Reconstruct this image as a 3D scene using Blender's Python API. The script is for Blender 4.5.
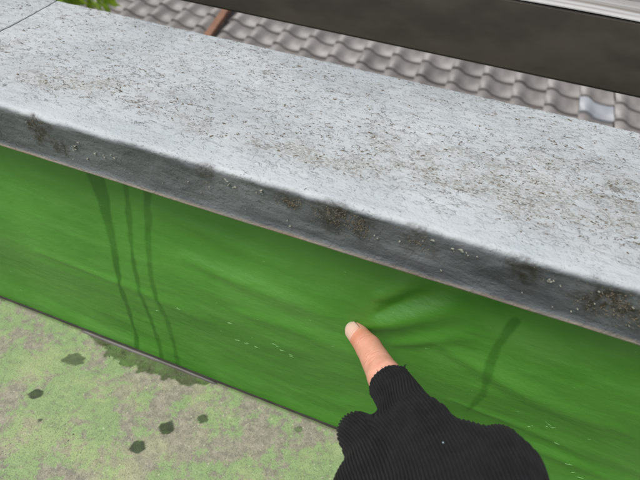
import bpy, bmesh, math, random
import numpy as np
from mathutils import Vector, Matrix, noise

for o in list(bpy.data.objects): bpy.data.objects.remove(o)
S = bpy.context.scene
COL = S.collection

# ------------------------------------------------------------------ camera
cam_d = bpy.data.cameras.new('camera')
cam = bpy.data.objects.new('camera', cam_d); COL.objects.link(cam)
R3 = Matrix(((0.93502893, -0.28885625, 0.20562824),
             (0.3420106, 0.58175608, -0.73796248),
             (0.0935396, 0.7603433, 0.64275066)))
CAM = Vector((0, -0.22, 0.392))
cam.matrix_world = Matrix.Translation(CAM) @ R3.to_4x4()
cam_d.sensor_width = 36; cam_d.lens = 36 * 481 / 640
cam_d.clip_start = 0.01; cam_d.clip_end = 500
cam_d.dof.use_dof = True; cam_d.dof.focus_distance = 0.325; cam_d.dof.aperture_fstop = 12.5
S.camera = cam
S.render.resolution_x = 1024; S.render.resolution_y = 768

# ------------------------------------------------------------------ sky, sun, exposure
SUN_EL, SUN_AZ = math.radians(61), math.radians(-140)      # azimuth from +Y towards +X
world = bpy.data.worlds.new('World'); S.world = world; world.use_nodes = True
wn = world.node_tree; wn.nodes.clear()
sky = wn.nodes.new('ShaderNodeTexSky'); sky.sky_type = 'NISHITA'; sky.sun_disc = False
sky.sun_elevation = SUN_EL; sky.sun_rotation = SUN_AZ; sky.dust_density = 4.0; sky.air_density = 1.0; sky.ozone_density = 1.0
hs = wn.nodes.new('ShaderNodeHueSaturation'); hs.inputs['Saturation'].default_value = 0.28
bg = wn.nodes.new('ShaderNodeBackground'); bg.inputs['Strength'].default_value = 0.12
wo = wn.nodes.new('ShaderNodeOutputWorld')
wn.links.new(sky.outputs[0], hs.inputs['Color']); wn.links.new(hs.outputs[0], bg.inputs[0]); wn.links.new(bg.outputs[0], wo.inputs[0])
sun_d = bpy.data.lights.new('sun', 'SUN'); sun_d.energy = 1.5; sun_d.angle = math.radians(32); sun_d.color = (1, 0.97, 0.93)
sun = bpy.data.objects.new('sun', sun_d); COL.objects.link(sun)
sdir = Vector((math.sin(SUN_AZ) * math.cos(SUN_EL), math.cos(SUN_AZ) * math.cos(SUN_EL), math.sin(SUN_EL)))
sun.rotation_euler = sdir.to_track_quat('Z', 'Y').to_euler(); sun.location = (0, 0, 8)
S.view_settings.view_transform = 'Standard'; S.view_settings.look = 'None'
S.view_settings.gamma = 1; S.view_settings.use_curve_mapping = False
S.view_settings.exposure = 0.5

# ------------------------------------------------------------------ helpers
rnd = random.Random(7)
def link(o, parent=None):
    COL.objects.link(o)
    if parent: o.parent = parent
    return o
def mesh_obj(name, verts, faces, mat, parent=None, smooth=False):
    me = bpy.data.meshes.new(name); me.from_pydata([tuple(v) for v in verts], [], faces); me.update()
    if mat: me.materials.append(mat)
    if smooth: me.polygons.foreach_set('use_smooth', [True] * len(me.polygons))
    return link(bpy.data.objects.new(name, me), parent)
def np_mesh(name, V, Q, mat, parent=None, smooth=True):
    me = bpy.data.meshes.new(name)
    V = np.asarray(V, np.float32); Q = np.asarray(Q, np.int32); k = Q.shape[1]
    me.vertices.add(len(V)); me.vertices.foreach_set('co', V.ravel())
    me.loops.add(Q.size); me.loops.foreach_set('vertex_index', Q.ravel())
    me.polygons.add(len(Q)); me.polygons.foreach_set('loop_start', np.arange(0, Q.size, k, dtype=np.int32))
    me.update(calc_edges=True); me.validate()
    if smooth: me.polygons.foreach_set('use_smooth', [True] * len(me.polygons))
    if mat: me.materials.append(mat)
    return link(bpy.data.objects.new(name, me), parent)
def attr(o, name, vals):
    a = o.data.attributes.new(name, 'FLOAT', 'POINT'); a.data.foreach_set('value', np.asarray(vals, np.float32))
def empty(name, loc=(0, 0, 0)):
    o = bpy.data.objects.new(name, None); o.location = loc; o.empty_display_size = 0.05; return link(o)
def tag(o, label=None, cat=None, group=None, kind=None):
    if label: o['label'] = label
    if cat: o['category'] = cat
    if group: o['group'] = group
    if kind: o['kind'] = kind
    return o
def box_data(x0, x1, y0, y1, z0, z1):
    v = [(x, y, z) for z in (z0, z1) for y in (y0, y1) for x in (x0, x1)]
    f = [(0, 2, 3, 1), (4, 5, 7, 6), (0, 1, 5, 4), (2, 6, 7, 3), (0, 4, 6, 2), (1, 3, 7, 5)]
    return v, f
def box(name, b, mat, parent=None, bevel=0):
    v, f = box_data(*b); o = mesh_obj(name, v, f, mat, parent)
    if bevel:
        bm = bmesh.new(); bm.from_mesh(o.data)
        bmesh.ops.bevel(bm, geom=bm.edges[:], offset=bevel, segments=2, affect='EDGES', profile=0.5)
        bm.to_mesh(o.data); bm.free()
    return o
def grid_faces(nu, nv):
    i = np.arange(nu - 1)[:, None] * nv + np.arange(nv - 1)[None, :]
    return np.stack([i, i + nv, i + nv + 1, i + 1], -1).reshape(-1, 4)
def sstep(a, b, x):
    t = np.clip((x - a) / (b - a), 0, 1); return t * t * (3 - 2 * t)
_rg = np.random.RandomState(3)
class VN:      # vectorised 2-D value noise
    def __init__(s, seed): s.t = np.random.RandomState(seed).rand(256, 256)
    def __call__(s, x, y):
        xi = np.floor(x).astype(int); yi = np.floor(y).astype(int); fx = x - xi; fy = y - yi
        fx = fx * fx * (3 - 2 * fx); fy = fy * fy * (3 - 2 * fy); t = s.t
        a = t[xi % 256, yi % 256]; b = t[(xi + 1) % 256, yi % 256]; c = t[xi % 256, (yi + 1) % 256]; d = t[(xi + 1) % 256, (yi + 1) % 256]
        return (a * (1 - fx) + b * fx) * (1 - fy) + (c * (1 - fx) + d * fx) * fy
    def fbm(s, x, y, o=4):
        r = 0; a = 0.5
        for k in range(o): r = r + a * s(x * 2 ** k + 17 * k, y * 2 ** k + 31 * k); a *= 0.5
        return r / (1 - 0.5 ** o)

# ------------------------------------------------------------------ material helper
class NT:
    def __init__(s, name):
        s.m = bpy.data.materials.new(name); s.m.use_nodes = True; s.t = s.m.node_tree; s.n = s.t.nodes
        s.b = s.n['Principled BSDF']; s.tc = s.n.new('ShaderNodeTexCoord')
    def set(s, **k):
        for a, v in k.items(): s.b.inputs[a.replace('_', ' ')].default_value = v
        return s
    def l(s, a, b): s.t.links.new(a, b)
    def coord(s, scale=(1, 1, 1), obj=True):
        mp = s.n.new('ShaderNodeMapping'); mp.inputs['Scale'].default_value = scale
        s.l(s.tc.outputs['Object'], mp.inputs[0]); return mp.outputs[0]
    def noise(s, sc, det=4, rough=0.55, vec=None, dist=0):
        n = s.n.new('ShaderNodeTexNoise'); n.inputs['Scale'].default_value = sc; n.inputs['Detail'].default_value = det
        n.inputs['Roughness'].default_value = rough; n.inputs['Distortion'].default_value = dist
        s.l(vec if vec else s.coord(), n.inputs['Vector']); return n.outputs['Fac']
    def ramp(s, f, a, b, va=0.0, vb=1.0, smooth=True):
        r = s.n.new('ShaderNodeMapRange'); r.interpolation_type = 'SMOOTHSTEP' if smooth else 'LINEAR'
        r.inputs['From Min'].default_value = a; r.inputs['From Max'].default_value = b
        r.inputs['To Min'].default_value = va; r.inputs['To Max'].default_value = vb
        s.l(f, r.inputs['Value']); return r.outputs[0]
    def math(s, op, a, b=None, c=None):
        m = s.n.new('ShaderNodeMath'); m.operation = op
        for i, v in enumerate((a, b, c)):
            if v is None: continue
            if isinstance(v, (int, float)): m.inputs[i].default_value = v
            else: s.l(v, m.inputs[i])
        return m.outputs[0]
    def mix(s, f, a, b, mode='MIX'):
        m = s.n.new('ShaderNodeMix'); m.data_type = 'RGBA'; m.blend_type = mode
        for i, v in ((0, f), (6, a), (7, b)):
            if isinstance(v, (int, float)): m.inputs[i].default_value = v
            elif isinstance(v, tuple): m.inputs[i].default_value = v if len(v) == 4 else v + (1,)
            else: s.l(v, m.inputs[i])
        return m.outputs[2]
    def attr(s, name):
        a = s.n.new('ShaderNodeAttribute'); a.attribute_name = name; return a.outputs['Fac']
    def sep(s, vec=None):
        x = s.n.new('ShaderNodeSeparateXYZ'); s.l(vec or s.tc.outputs['Object'], x.inputs[0]); return x.outputs
    def bump(s, h, strength=0.3, dist=0.001, prev=None):
        b = s.n.new('ShaderNodeBump'); b.inputs['Strength'].default_value = strength; b.inputs['Distance'].default_value = dist
        s.l(h, b.inputs['Height'])
        if prev: s.l(prev, b.inputs['Normal'])
        return b.outputs[0]
    def color(s, c): s.l(c, s.b.inputs['Base Color']); return s
    def rough(s, c): s.l(c, s.b.inputs['Roughness']); return s
    def normal(s, c): s.l(c, s.b.inputs['Normal']); return s

# green PVC membrane
def mat_membrane():
    t = NT('green_membrane_paint')
    n1 = t.noise(9, 5); n2 = t.noise(60, 5, 0.6, t.coord((0.18, 1, 1))); n3 = t.noise(700, 3)
    c = t.mix(t.ramp(n1, 0.35, 0.7), (0.047, 0.185, 0.015), (0.070, 0.232, 0.028))
    c = t.mix(t.ramp(n2, 0.42, 0.75, 0, 0.45), c, (0.090, 0.245, 0.042))
    c = t.mix(t.ramp(t.noise(35, 4, 0.6, t.coord((0.3, 1, 1))), 0.55, 0.8, 0, 0.3), c, (0.052, 0.150, 0.020))
    c = t.mix(t.math('MULTIPLY', t.ramp(t.attr('dust'), 0.0, 1.0), 0.2), c, (0.19, 0.30, 0.12))
    wet = t.attr('wet')
    c = t.mix(t.math('MULTIPLY', wet, 0.9), c, (0.016, 0.098, 0.002))
    t.color(c)
    r = t.math('SUBTRACT', t.ramp(n2, 0.3, 0.7, 0.37, 0.50), t.math('MULTIPLY', wet, 0.04)); t.rough(r)
    b = t.bump(t.noise(28, 4, 0.6, t.coord((0.5, 1, 1))), 0.5, 0.004); b = t.bump(n2, 0.35, 0.002, b); b = t.bump(t.noise(190, 4, 0.6, t.coord((0.35, 1, 1))), 0.35, 0.0009, b); b = t.bump(t.noise(620, 3, 0.6, t.coord((0.5, 1, 1))), 0.5, 0.0004, b); b = t.bump(n3, 0.2, 0.0002, b)
    t.normal(b); return t.m
def mat_coping():
    t = NT('weathered_grey_coping')
    xyz = t.sep(); geo = t.n.new('ShaderNodeNewGeometry')
    n1 = t.noise(14, 5); n2 = t.noise(420, 4, 0.65); n3 = t.noise(130, 5, 0.6, t.coord((0.25, 1, 1)))
    c = t.mix(t.ramp(n1, 0.3, 0.7), (0.355, 0.388, 0.408), (0.425, 0.456, 0.472))
    c = t.mix(t.ramp(n3, 0.45, 0.75, 0, 0.35), c, (0.30, 0.318, 0.325))
    dirt = t.attr('dirt')
    where0 = t.ramp(t.noise(75, 4, 0.65), 0.40, 0.60)
    speck = t.ramp(t.noise(800, 4, 0.7, t.coord((0.6, 1, 1))), 0.44, 0.58)
    c = t.mix(t.math('MULTIPLY', t.math('MULTIPLY', dirt, t.math('MULTIPLY', speck, where0)), 0.9), c, (0.155, 0.135, 0.098))
    c = t.mix(t.math('MULTIPLY', dirt, 0.14), c, (0.33, 0.30, 0.24))
    fine = t.math('MULTIPLY', t.ramp(t.noise(900, 3, 0.6, t.coord((0.55, 1, 1))), 0.585, 0.65), t.ramp(t.noise(40, 4, 0.6), 0.4, 0.62, 0.12, 0.8))
    c = t.mix(fine, c, (0.12, 0.115, 0.10))
    blist = t.noise(230, 4, 0.62, t.coord((0.7, 1, 1)), 0.5)
    rim = t.math('SUBTRACT', 1.0, t.ramp(t.math('ABSOLUTE', t.math('SUBTRACT', blist, 0.575)), 0.008, 0.028))
    where = t.ramp(t.noise(55, 4, 0.6, t.coord((0.7, 1, 1))), 0.52, 0.64)
    topm = t.ramp(xyz[1], -0.012, 0.004)
    c = t.mix(t.math('MULTIPLY', t.math('MULTIPLY', rim, where), t.math('MULTIPLY', topm, 0.85)), c, (0.085, 0.078, 0.06))
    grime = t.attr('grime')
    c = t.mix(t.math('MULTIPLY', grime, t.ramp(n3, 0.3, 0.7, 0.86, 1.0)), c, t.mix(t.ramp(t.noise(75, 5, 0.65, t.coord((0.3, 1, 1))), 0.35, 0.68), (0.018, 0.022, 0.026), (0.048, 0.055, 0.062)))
    moss = t.attr('moss')
    c = t.mix(t.math('MULTIPLY', moss, t.ramp(n2, 0.35, 0.6, 0.3, 1.0)), c, (0.020, 0.016, 0.009))
    lip = t.attr('lip')
    c = t.mix(t.math('MULTIPLY', lip, t.ramp(t.noise(40, 4), 0.3, 0.7, 0.5, 1.0)), c, (0.25, 0.215, 0.165))
    c = t.mix(t.math('MULTIPLY', lip, t.ramp(t.noise(25, 4), 0.55, 0.68, 0, 0.5)), c, (0.13, 0.085, 0.05))
    t.color(c); t.rough(t.ramp(n1, 0.35, 0.65, 0.5, 0.65)); t.set(Specular_IOR_Level=0.5)
    b = t.bump(n3, 0.6, 0.0018); b = t.bump(t.math('MULTIPLY', t.ramp(blist, 0.52, 0.62), t.math('ADD', t.math('MULTIPLY', topm, 0.75), 0.25)), 0.7, 0.0009, b); b = t.bump(n2, 0.7, 0.0009, b); t.normal(b); return t.m
def mat_floor():
    t = NT('faded_green_roof_coating')
    n1 = t.noise(9, 6, 0.62); n2 = t.noise(30, 7, 0.72); n3 = t.noise(800, 3, 0.75); n4 = t.noise(150, 6, 0.75); n5 = t.noise(16, 5, 0.6, t.coord((1, 1.5, 1)))
    c = t.mix(t.ramp(n4, 0.35, 0.65), (0.20, 0.188, 0.15), (0.34, 0.31, 0.245))
    g = t.math('ADD', t.math('MULTIPLY', n1, 0.6), t.math('MULTIPLY', n2, 0.55))
    g = t.math('ADD', g, t.math('MULTIPLY', t.math('SUBTRACT', n4, 0.5), 0.30)); gm = t.ramp(g, 0.535, 0.585)
    gm = t.math('MULTIPLY', gm, t.ramp(n4, 0.30, 0.52, 0.35, 1.0))
    c = t.mix(t.math('MULTIPLY', gm, 0.64), c, (0.20, 0.365, 0.11))
    c = t.mix(t.math('MULTIPLY', t.ramp(n5, 0.45, 0.7), 0.5), c, (0.40, 0.44, 0.22))
    c = t.mix(t.ramp(n3, 0.50, 0.64, 0, 0.62), c, (0.11, 0.115, 0.08))
    c = t.mix(t.ramp(t.noise(330, 4, 0.7), 0.60, 0.70, 0, 0.6), c, (0.56, 0.55, 0.40))
    wet = t.attr('wet')
    c = t.mix(wet, c, t.mix(t.ramp(n4, 0.4, 0.6), (0.026, 0.036, 0.014), (0.045, 0.07, 0.022)))
    mw = t.attr('mosswet')
    c = t.mix(t.math('MULTIPLY', mw, t.ramp(n4, 0.3, 0.6, 0.75, 1)), c, t.mix(t.ramp(n2, 0.4, 0.6), (0.06, 0.075, 0.03), (0.085, 0.155, 0.038)))
    t.color(c); t.rough(t.math('SUBTRACT', 0.85, t.math('MULTIPLY', wet, 0.3)))
    b = t.bump(n4, 0.5, 0.0012); b = t.bump(n3, 0.7, 0.0007, b); t.normal(b); return t.m
def mat_simple(name, a, b, sc=30, rough=0.7, bump=0.3, dist=0.001, stretch=(1, 1, 1), rnd_amt=0.0, **k):
    t = NT(name); n = t.noise(sc, 5, 0.6, t.coord(stretch))
    c = t.mix(t.ramp(n, 0.3, 0.7), a, b)
    if rnd_amt:
        oi = t.n.new('ShaderNodeObjectInfo'); v = t.math('ADD', t.math('MULTIPLY', oi.outputs['Random'], rnd_amt), 1 - rnd_amt / 2)
        h = t.n.new('ShaderNodeHueSaturation'); t.l(v, h.inputs['Value']); t.l(c, h.inputs['Color']); c = h.outputs[0]
    t.color(c); t.set(Roughness=rough, **k)
    if bump: t.normal(t.bump(n, bump, dist))
    return t.m
M_MEM = mat_membrane(); M_COP = mat_coping(); M_FLOOR = mat_floor()
M_CORE = mat_simple('rough_render', (0.30, 0.29, 0.27), (0.38, 0.37, 0.34), 20)
M_CRUST = mat_simple('dark_lichen_crust', (0.05, 0.044, 0.032), (0.16, 0.137, 0.098), 500, 0.95, 0.4, 0.0004)
M_FLAKE = mat_simple('pale_paint_flake', (0.17, 0.175, 0.155), (0.30, 0.30, 0.25), 300, 0.6)
M_SCUFF_HILITE = mat_simple('green_scuff_highlight', (0.10, 0.28, 0.055), (0.15, 0.34, 0.10), 300, 0.5)  # paler green carries the highlights of small wrinkles
M_STRIP = mat_simple('dull_metal_strip', (0.045, 0.040, 0.035), (0.135, 0.122, 0.115), 35, 0.5, stretch=(0.3, 1, 1))
M_GAP = mat_simple('dark_sealant', (0.02, 0.017, 0.014), (0.035, 0.03, 0.025), 60, 0.8)
M_MOSS = mat_simple('wet_moss', (0.045, 0.075, 0.018), (0.085, 0.15, 0.035), 200, 0.8, 0.5)
M_RAIL = mat_simple('backlit_brown_rail', (0.026, 0.022, 0.015), (0.052, 0.044, 0.031), 30, 0.6, 0.4, 0.001, (0.4, 1, 1))  # shade of the backlit front is put into this dark brown
M_RAILTOP = mat_simple('skylit_worn_rail_top', (0.13, 0.105, 0.08), (0.42, 0.42, 0.41), 75, 0.5, 0.4, 0.001, (0.05, 1, 1))  # pale tone carries sky light on the top, plus brown worn streaks
M_TILE = mat_simple('grey_concrete_tile', (0.118, 0.109, 0.104), (0.180, 0.167, 0.160), 7, 0.45, 0.4, 0.006, rnd_amt=0.45, Specular_IOR_Level=0.6)
M_TILEW = mat_simple('pale_new_tile', (0.22, 0.235, 0.26), (0.28, 0.295, 0.32), 6, 0.4, 0.2, 0.004)
M_WALLH = mat_simple('cream_house_render', (0.50, 0.46, 0.38), (0.56, 0.52, 0.44), 8, 0.9)
M_BATTEN = mat_simple('rusty_brown_strip', (0.155, 0.072, 0.042), (0.22, 0.11, 0.066), 8, 0.7)
M_GROUND = mat_simple('lawn_ground', (0.05, 0.09, 0.03), (0.09, 0.12, 0.05), 1.5, 1.0)
M_BARK = mat_simple('grey_bark', (0.10, 0.08, 0.055), (0.17, 0.14, 0.10), 25, 0.9, 0.6, 0.01)

# ================================================================== SETTING: ground and roof floor
g = mesh_obj('ground', [(-150, -150, -5.2), (150, -150, -5.2), (150, 150, -5.2), (-150, 150, -5.2)], [(0, 1, 2, 3)], M_GROUND)
tag(g, kind='structure')
va = VN(11); vb = VN(12); vc = VN(13)

fx = np.concatenate([np.linspace(-3.2, -0.62, 40)[:-1], np.arange(-0.62, 0.12, 0.0012), np.linspace(0.121, 2.6, 40)])
fy = np.concatenate([np.linspace(-3.0, -0.26, 40)[:-1], np.arange(-0.26, 0.0005, 0.0012), [0.02]])
X, Y = np.meshgrid(fx, fy, indexing='ij'); X = X.ravel(); Y = Y.ravel()
Z = 0.0016 * (va.fbm(X * 9 + 50, Y * 9 + 50, 3) - 0.5) + 0.0007 * (vb.fbm(X * 90 + 50, Y * 90 + 50, 2) - 0.5)
floor = np_mesh('roof_floor', np.stack([X, Y, Z], 1), grid_faces(len(fx), len(fy)), M_FLOOR)
tag(floor, kind='structure')
spots = [(-0.2724, -0.0335, 0.0105, 0.0062, .8), (-0.277, -0.0744, 0.0062, 0.0052, 1), (-0.1577, -0.0576, 0.0068, 0.0062, 1), (-0.1697, -0.0803, 0.0064, 0.0054, 1),
         (-0.1346, -0.0389, 0.0046, 0.0042, .9), (-0.0548, -0.0159, 0.0035, 0.0031, .6), (-0.2563, -0.0918, 0.0016, 0.0014, .9), (-0.34, -0.11, .005, .0045, .9), (-.09, -.12, .006, .005, .9)]
wet = np.zeros(len(X))
jn = vc.fbm(X * 260 + 400, Y * 260 + 400, 3) - 0.5
for sx, sy, ra, rb, st in spots:
    dx = X - sx; dy = Y - sy; ca, sa = math.cos(0.4), math.sin(0.4)
    d = np.sqrt(((dx * ca + dy * sa) / ra) ** 2 + ((-dx * sa + dy * ca) / rb) ** 2)
    wet = np.maximum(wet, st * (1 - sstep(0.92, 1.04, d + 0.6 * jn)))
attr(floor, 'wet', wet)
# damp mossy patch below the drips
def moss_depth(x):
    return np.interp(x, [-0.284, -0.279, -0.262, -0.252, -0.24, -0.226, -0.214, -0.20, -0.185, -0.17, -0.158, -0.149, -0.1455, -0.144],
                     [0, 0.0075, 0.0105, 0.0155, 0.0235, 0.0215, 0.0195, 0.0165, 0.0185, 0.0165, 0.0135, 0.009, 0.005, 0])
md = moss_depth(X) * (1 + 0.9 * (va.fbm(X * 160 + 90, Y * 160 + 90, 3) - 0.5))
mw = sstep(-0.0011, 0.0009, md + Y) * (md > 0.001)
mw = np.maximum(mw, (0.55 + 0.4 * va.fbm(X * 30 + 9, Y * 0 + 3, 2)) * sstep(-0.0062, -0.0040, Y))
attr(floor, 'mosswet', np.clip(mw, 0, 1))

# ================================================================== PARAPET
par = empty('parapet_wall', (0, 0.08, 0))
tag(par, 'low roof parapet with green membrane face and weathered grey coping on top', 'parapet')
OFF = Vector((0, -0.08, 0))
def P(o): o.location = OFF; return o
def Pchild(o): return o
P(box('outer_wall', (-3.2, 2.6, 0.012, 0.15, -5.2, 0.2185), M_CORE, par))

# membrane ------------------------------------------------------------
def liner_off(x, z):
    """protrusion towards the viewer (positive = towards -y)"""
    ph = 0.02 * (va.fbm(x * 3 + 20, z * 0 + 5, 2) - 0.5)
    zz = z + ph + 0.02 * x
    zc = 0.108 + 0.16 * np.clip(x + 0.10, -0.08, 0.22)
    o = 0.0085 * np.exp(-((zz - zc) / np.where(zz > zc, 0.062, 0.040)) ** 2) * (0.7 + 0.6 * va.fbm(x * 5 + 70, z * 3 + 7, 2))
    o += 0.0042 * np.exp(-((zz - 0.045) / 0.024) ** 2) * sstep(-0.02, 0.10, x) * (0.5 + 0.9 * vb.fbm(x * 4 + 30, z * 3 + 17, 2))
    o += 0.0055 * (vb.fbm(x * 8 + 33, z * 15 + 8, 3) - 0.5)
    # diagonal soft folds
    o += 0.0026 * (va.fbm((x + 0.8 * z) * 9 + 40, (z + 0.12 * x) * 36 + 9, 4) - 0.5)
    # pinched wrinkle beside the fingertip, two ridges meeting to the left
    def ridge(ax, az, bx, bz, w, h):
        dx, dz = bx - ax, bz - az; L2 = dx * dx + dz * dz
        t = np.clip(((x - ax) * dx + (z - az) * dz) / L2, 0, 1)
        d = np.sqrt((x - ax - t * dx) ** 2 + (z - az - t * dz) ** 2)
        return h * np.exp(-(d / (w * (0.6 + 0.9 * t))) ** 2) * (np.sin(np.pi * np.clip(t * 0.86 + 0.14, 0, 1)) ** 0.8)
    o += ridge(-0.020, 0.145, 0.036, 0.190, 0.0080, 0.0040)
    o += ridge(-0.018, 0.172, 0.012, 0.206, 0.0070, 0.0028)
    o -= ridge(-0.014, 0.160, 0.024, 0.200, 0.0058, 0.0030)
    o += ridge(0.000, 0.138, 0.048, 0.172, 0.0050, 0.0022)
    o += ridge(-0.30, 0.105, -0.13, 0.090, 0.004, 0.0010)
    o += ridge(-0.12, 0.115, -0.03, 0.120, 0.006, 0.0010)
    o += ridge(0.05, 0.10, 0.16, 0.085, 0.004, 0.0012)
    o += ridge(0.03, 0.150, 0.15, 0.120, 0.007, 0.0022) + ridge(0.07, 0.075, 0.20, 0.070, 0.005, 0.0016) + ridge(-0.16, 0.150, -0.03, 0.140, 0.007, 0.0024) + ridge(-0.20, 0.185, -0.06, 0.168, 0.006, 0.0016)
    # dent where the finger presses
    o -= 0.0016 * np.exp(-(((x + 0.031) ** 2 + (z - 0.137) ** 2) / 0.016 ** 2))
    # pulled in at the top edge and floor joint
    return o * sstep(0.0, 0.02, z) * (1 - 0.7 * sstep(0.19, 0.222, z)) + 0.0012 * (1 - sstep(0, 0.02, z))
lx = np.concatenate([np.linspace(-3.2, -0.52, 60)[:-1], np.arange(-0.52, 0.30, 0.00115), np.linspace(0.301, 2.6, 60)])
lz = np.linspace(-0.004, 0.228, 200)
X, Zl = np.meshgrid(lx, lz, indexing='ij'); X = X.ravel(); Zl = Zl.ravel()
liner = np_mesh('green_membrane', np.stack([X, -liner_off(X, Zl), Zl], 1), grid_faces(len(lx), len(lz)), M_MEM, par); P(liner)
streaks = [([(-0.2300, 0.200), (-0.2265, 0.178), (-0.2215, 0.1395), (-0.2232, 0.0833), (-0.228, 0.003)], [.0080, .0058, .0029, .0021, .0021], 1),
           ([(-0.2045, 0.200), (-0.2051, 0.1507), (-0.2041, 0.0918), (-0.2006, 0.003)], [.0028, .0020, .0021, .0023], .95),
           ([(-0.1866, 0.200), (-0.1896, 0.1612), (-0.1902, 0.1095), (-0.1849, 0.0634), (-0.1832, 0.003)], [.0036, .0023, .0019, .0021, .0021], .85),
           ([(0.0615, 0.189), (0.0588, 0.167), (0.0607, 0.1456), (0.0649, 0.1199), (0.0622, 0.0919)], [.0026, .0030, .0028, .0026, .0012], .75)]
wet = np.zeros(len(X)); wj = 0.0030 * (va.fbm(X * 70 + 5, Zl * 70 + 5, 3) - 0.5)
for pts, ws, st in streaks:
    for (a, b, wa, wb) in zip(pts[:-1], pts[1:], ws[:-1], ws[1:]):
        dx, dz = b[0] - a[0], b[1] - a[1]
        t = np.clip(((X - a[0]) * dx + (Zl - a[1]) * dz) / (dx * dx + dz * dz), 0, 1)
        d = np.hypot(X - a[0] - t * dx, Zl - a[1] - t * dz) + wj
        w = wa + (wb - wa) * t
        wet = np.maximum(wet, st * (1 - sstep(w - 0.0008, w + 0.0009, d)))
wet = wet * np.clip(0.72 + 0.7 * (vb.fbm(X * 60 + 8, Zl * 40 + 8, 3) - .35), .5, 1)
attr(liner, 'wet', wet)
dust = 0.5 * sstep(0.6, 0.8, va.fbm(X * 14 + 77, Zl * 22 + 7, 4))
attr(liner, 'dust', np.clip(dust, 0, 1))
# tiny raised scuffs and wrinkles on the membrane, highlights put into paler green
sv, sf = [], []
def sliver(x, z, L, ang, wd, h):
    y = -float(liner_off(np.array([x]), np.array([z]))[0])
    ca, sa = math.cos(ang), math.sin(ang); b = len(sv)
    for u, v, k in ((-L, 0, 0), (0, wd, 0), (L, 0, 0), (0, -wd, 0), (-L * .3, 0, 1), (L * .25, wd * .2, .7)):
        sv.append((x + u * ca - v * sa, y - h * k + 0.0001, z + u * sa + v * ca))
    sf.extend([(b, b + 3, b + 4), (b + 3, b + 5, b + 4), (b + 3, b + 2, b + 5), (b + 2, b + 1, b + 5), (b + 1, b + 4, b + 5), (b + 1, b, b + 4)])
for (x, z) in [(-0.1182, 0.0753), (-0.110, 0.077), (-0.1022, 0.0765), (-0.078, 0.087), (-0.070, 0.0835), (-0.084, 0.090), (0.1114, 0.1073), (0.1125, 0.1045), (0.104, 0.0985), (0.1313, 0.0503),
               (0.0691, 0.0733), (0.0662, 0.0745), (-0.1673, 0.0931), (-0.1928, 0.0775), (0.14, .071), (.125, .089), (-.125, .0985), (.15, .062), (.12, .058)]:
    for k in range(2):
        sliver(x + rnd.gauss(0, .0022), z + rnd.gauss(0, .001), rnd.uniform(.0012, .0034), rnd.gauss(-0.05, .25), rnd.uniform(.00025, .0005), .0005)
for k in range(75):
    sliver(rnd.uniform(-.45, .25), rnd.uniform(.02, .2), rnd.uniform(.0005, .002), rnd.gauss(0, .4), rnd.uniform(.00015, .0003), .0003)
tag(mesh_obj('scuff_highlights', sv, sf, M_SCUFF_HILITE, liner), kind='stuff')

# joint strip at the foot of the membrane
P(box('sealant_line', (-3.2, 2.6, -0.0030, 0.006, -0.002, 0.0012), M_GAP, par))
sx = np.concatenate([np.linspace(-3.2, -.5, 30)[:-1], np.linspace(-.5, .1, 160), np.linspace(.11, 2.6, 30)])
v = []
for x in sx:
    j = 0.0007 * (noise.noise((x * 18, 3, 1))) + .0012; k = 0.0005 * noise.noise((x * 30, 9, 1)) - .0022 * (1 - float(sstep(-.292, -.284, x) * (1 - sstep(-.145, -.138, x))))
    for (yy, zz) in ((-0.0069, -0.001), (-0.0067, 0.0014), (-0.0052, 0.0021), (-0.0041, 0.0016), (-0.0041, -0.001)): v.append((x, yy + j, zz + k))
P(np_mesh('base_strip', v, grid_faces(len(sx), 5), M_STRIP, par))

# coping slabs ----------------------------------------------------------
YF, YB, ZT, ZB = -0.020, 0.1700, 0.246, 0.2148
def coping_profile():
    p = [(YF + 0.016, ZB + 0.0028), (YF + 0.003, ZB + 0.0026), (YF + 0.0016, ZB + 0.0004), (YF - 0.0008, ZB), (YF - 0.0017, ZB + 0.0006), (YF - 0.0017, ZB + 0.0014), (YF - 0.0004, ZB + 0.0024)]
    p += [(YF, z) for z in np.linspace(ZB + 0.0045, ZT - 0.0042, 13)]
    p += [(YF + 0.0042 * (1 - math.cos(a)), ZT - 0.0042 * (1 - math.sin(a))) for a in np.linspace(0.15, math.pi / 2, 7)]
    p += [(y, ZT + 0.001 * (y - YF) / 0.19) for y in np.linspace(YF + 0.006, YB - 0.004, 75)]
    p += [(YB, ZT - 0.002), (YB, ZB), (YF + 0.03, ZB)]
    return p
PROF = coping_profile()
vd = VN(21); ve = VN(22)
mossy = [(-0.2434, 0.2350, .010, .010, 1), (-0.232, 0.2300, .010, .006, .9), (-0.128, 0.2410, .006, .008, .8), (-0.0753, 0.2390, .008, .006, .75), (-0.050, 0.2380, .012, .009, .9), (-0.035, 0.2350, .008, .008, .75), (-0.0035, 0.238, .010, .009, .5),
         (0.0493, 0.2370, .010, .009, .85), (0.090, 0.2330, .016, .011, .95), (0.113, 0.232, .012, .010, .9), (-0.30, .237, .012, .009, .7), (0.17, .236, .014, .01, .8)]
def dirt_field(x, y):
    v = (y - YF) / (YB - YF)
    band = sstep(0.10, 0.20, v + 0.10 * (vd.fbm(x * 16 + 9, y * 0 + 2, 2) - .5)) * (1 - 0.72 * sstep(0.34, 0.68, v - 0.22 * np.clip((x + 0.03) * 4, 0, 1)))
    pat = sstep(0.42, 0.62, vd.fbm(x * 22 + 40, y * 30 + 40, 4))
    return np.clip(band * (0.22 + 0.60 * pat), 0, 1)
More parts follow.
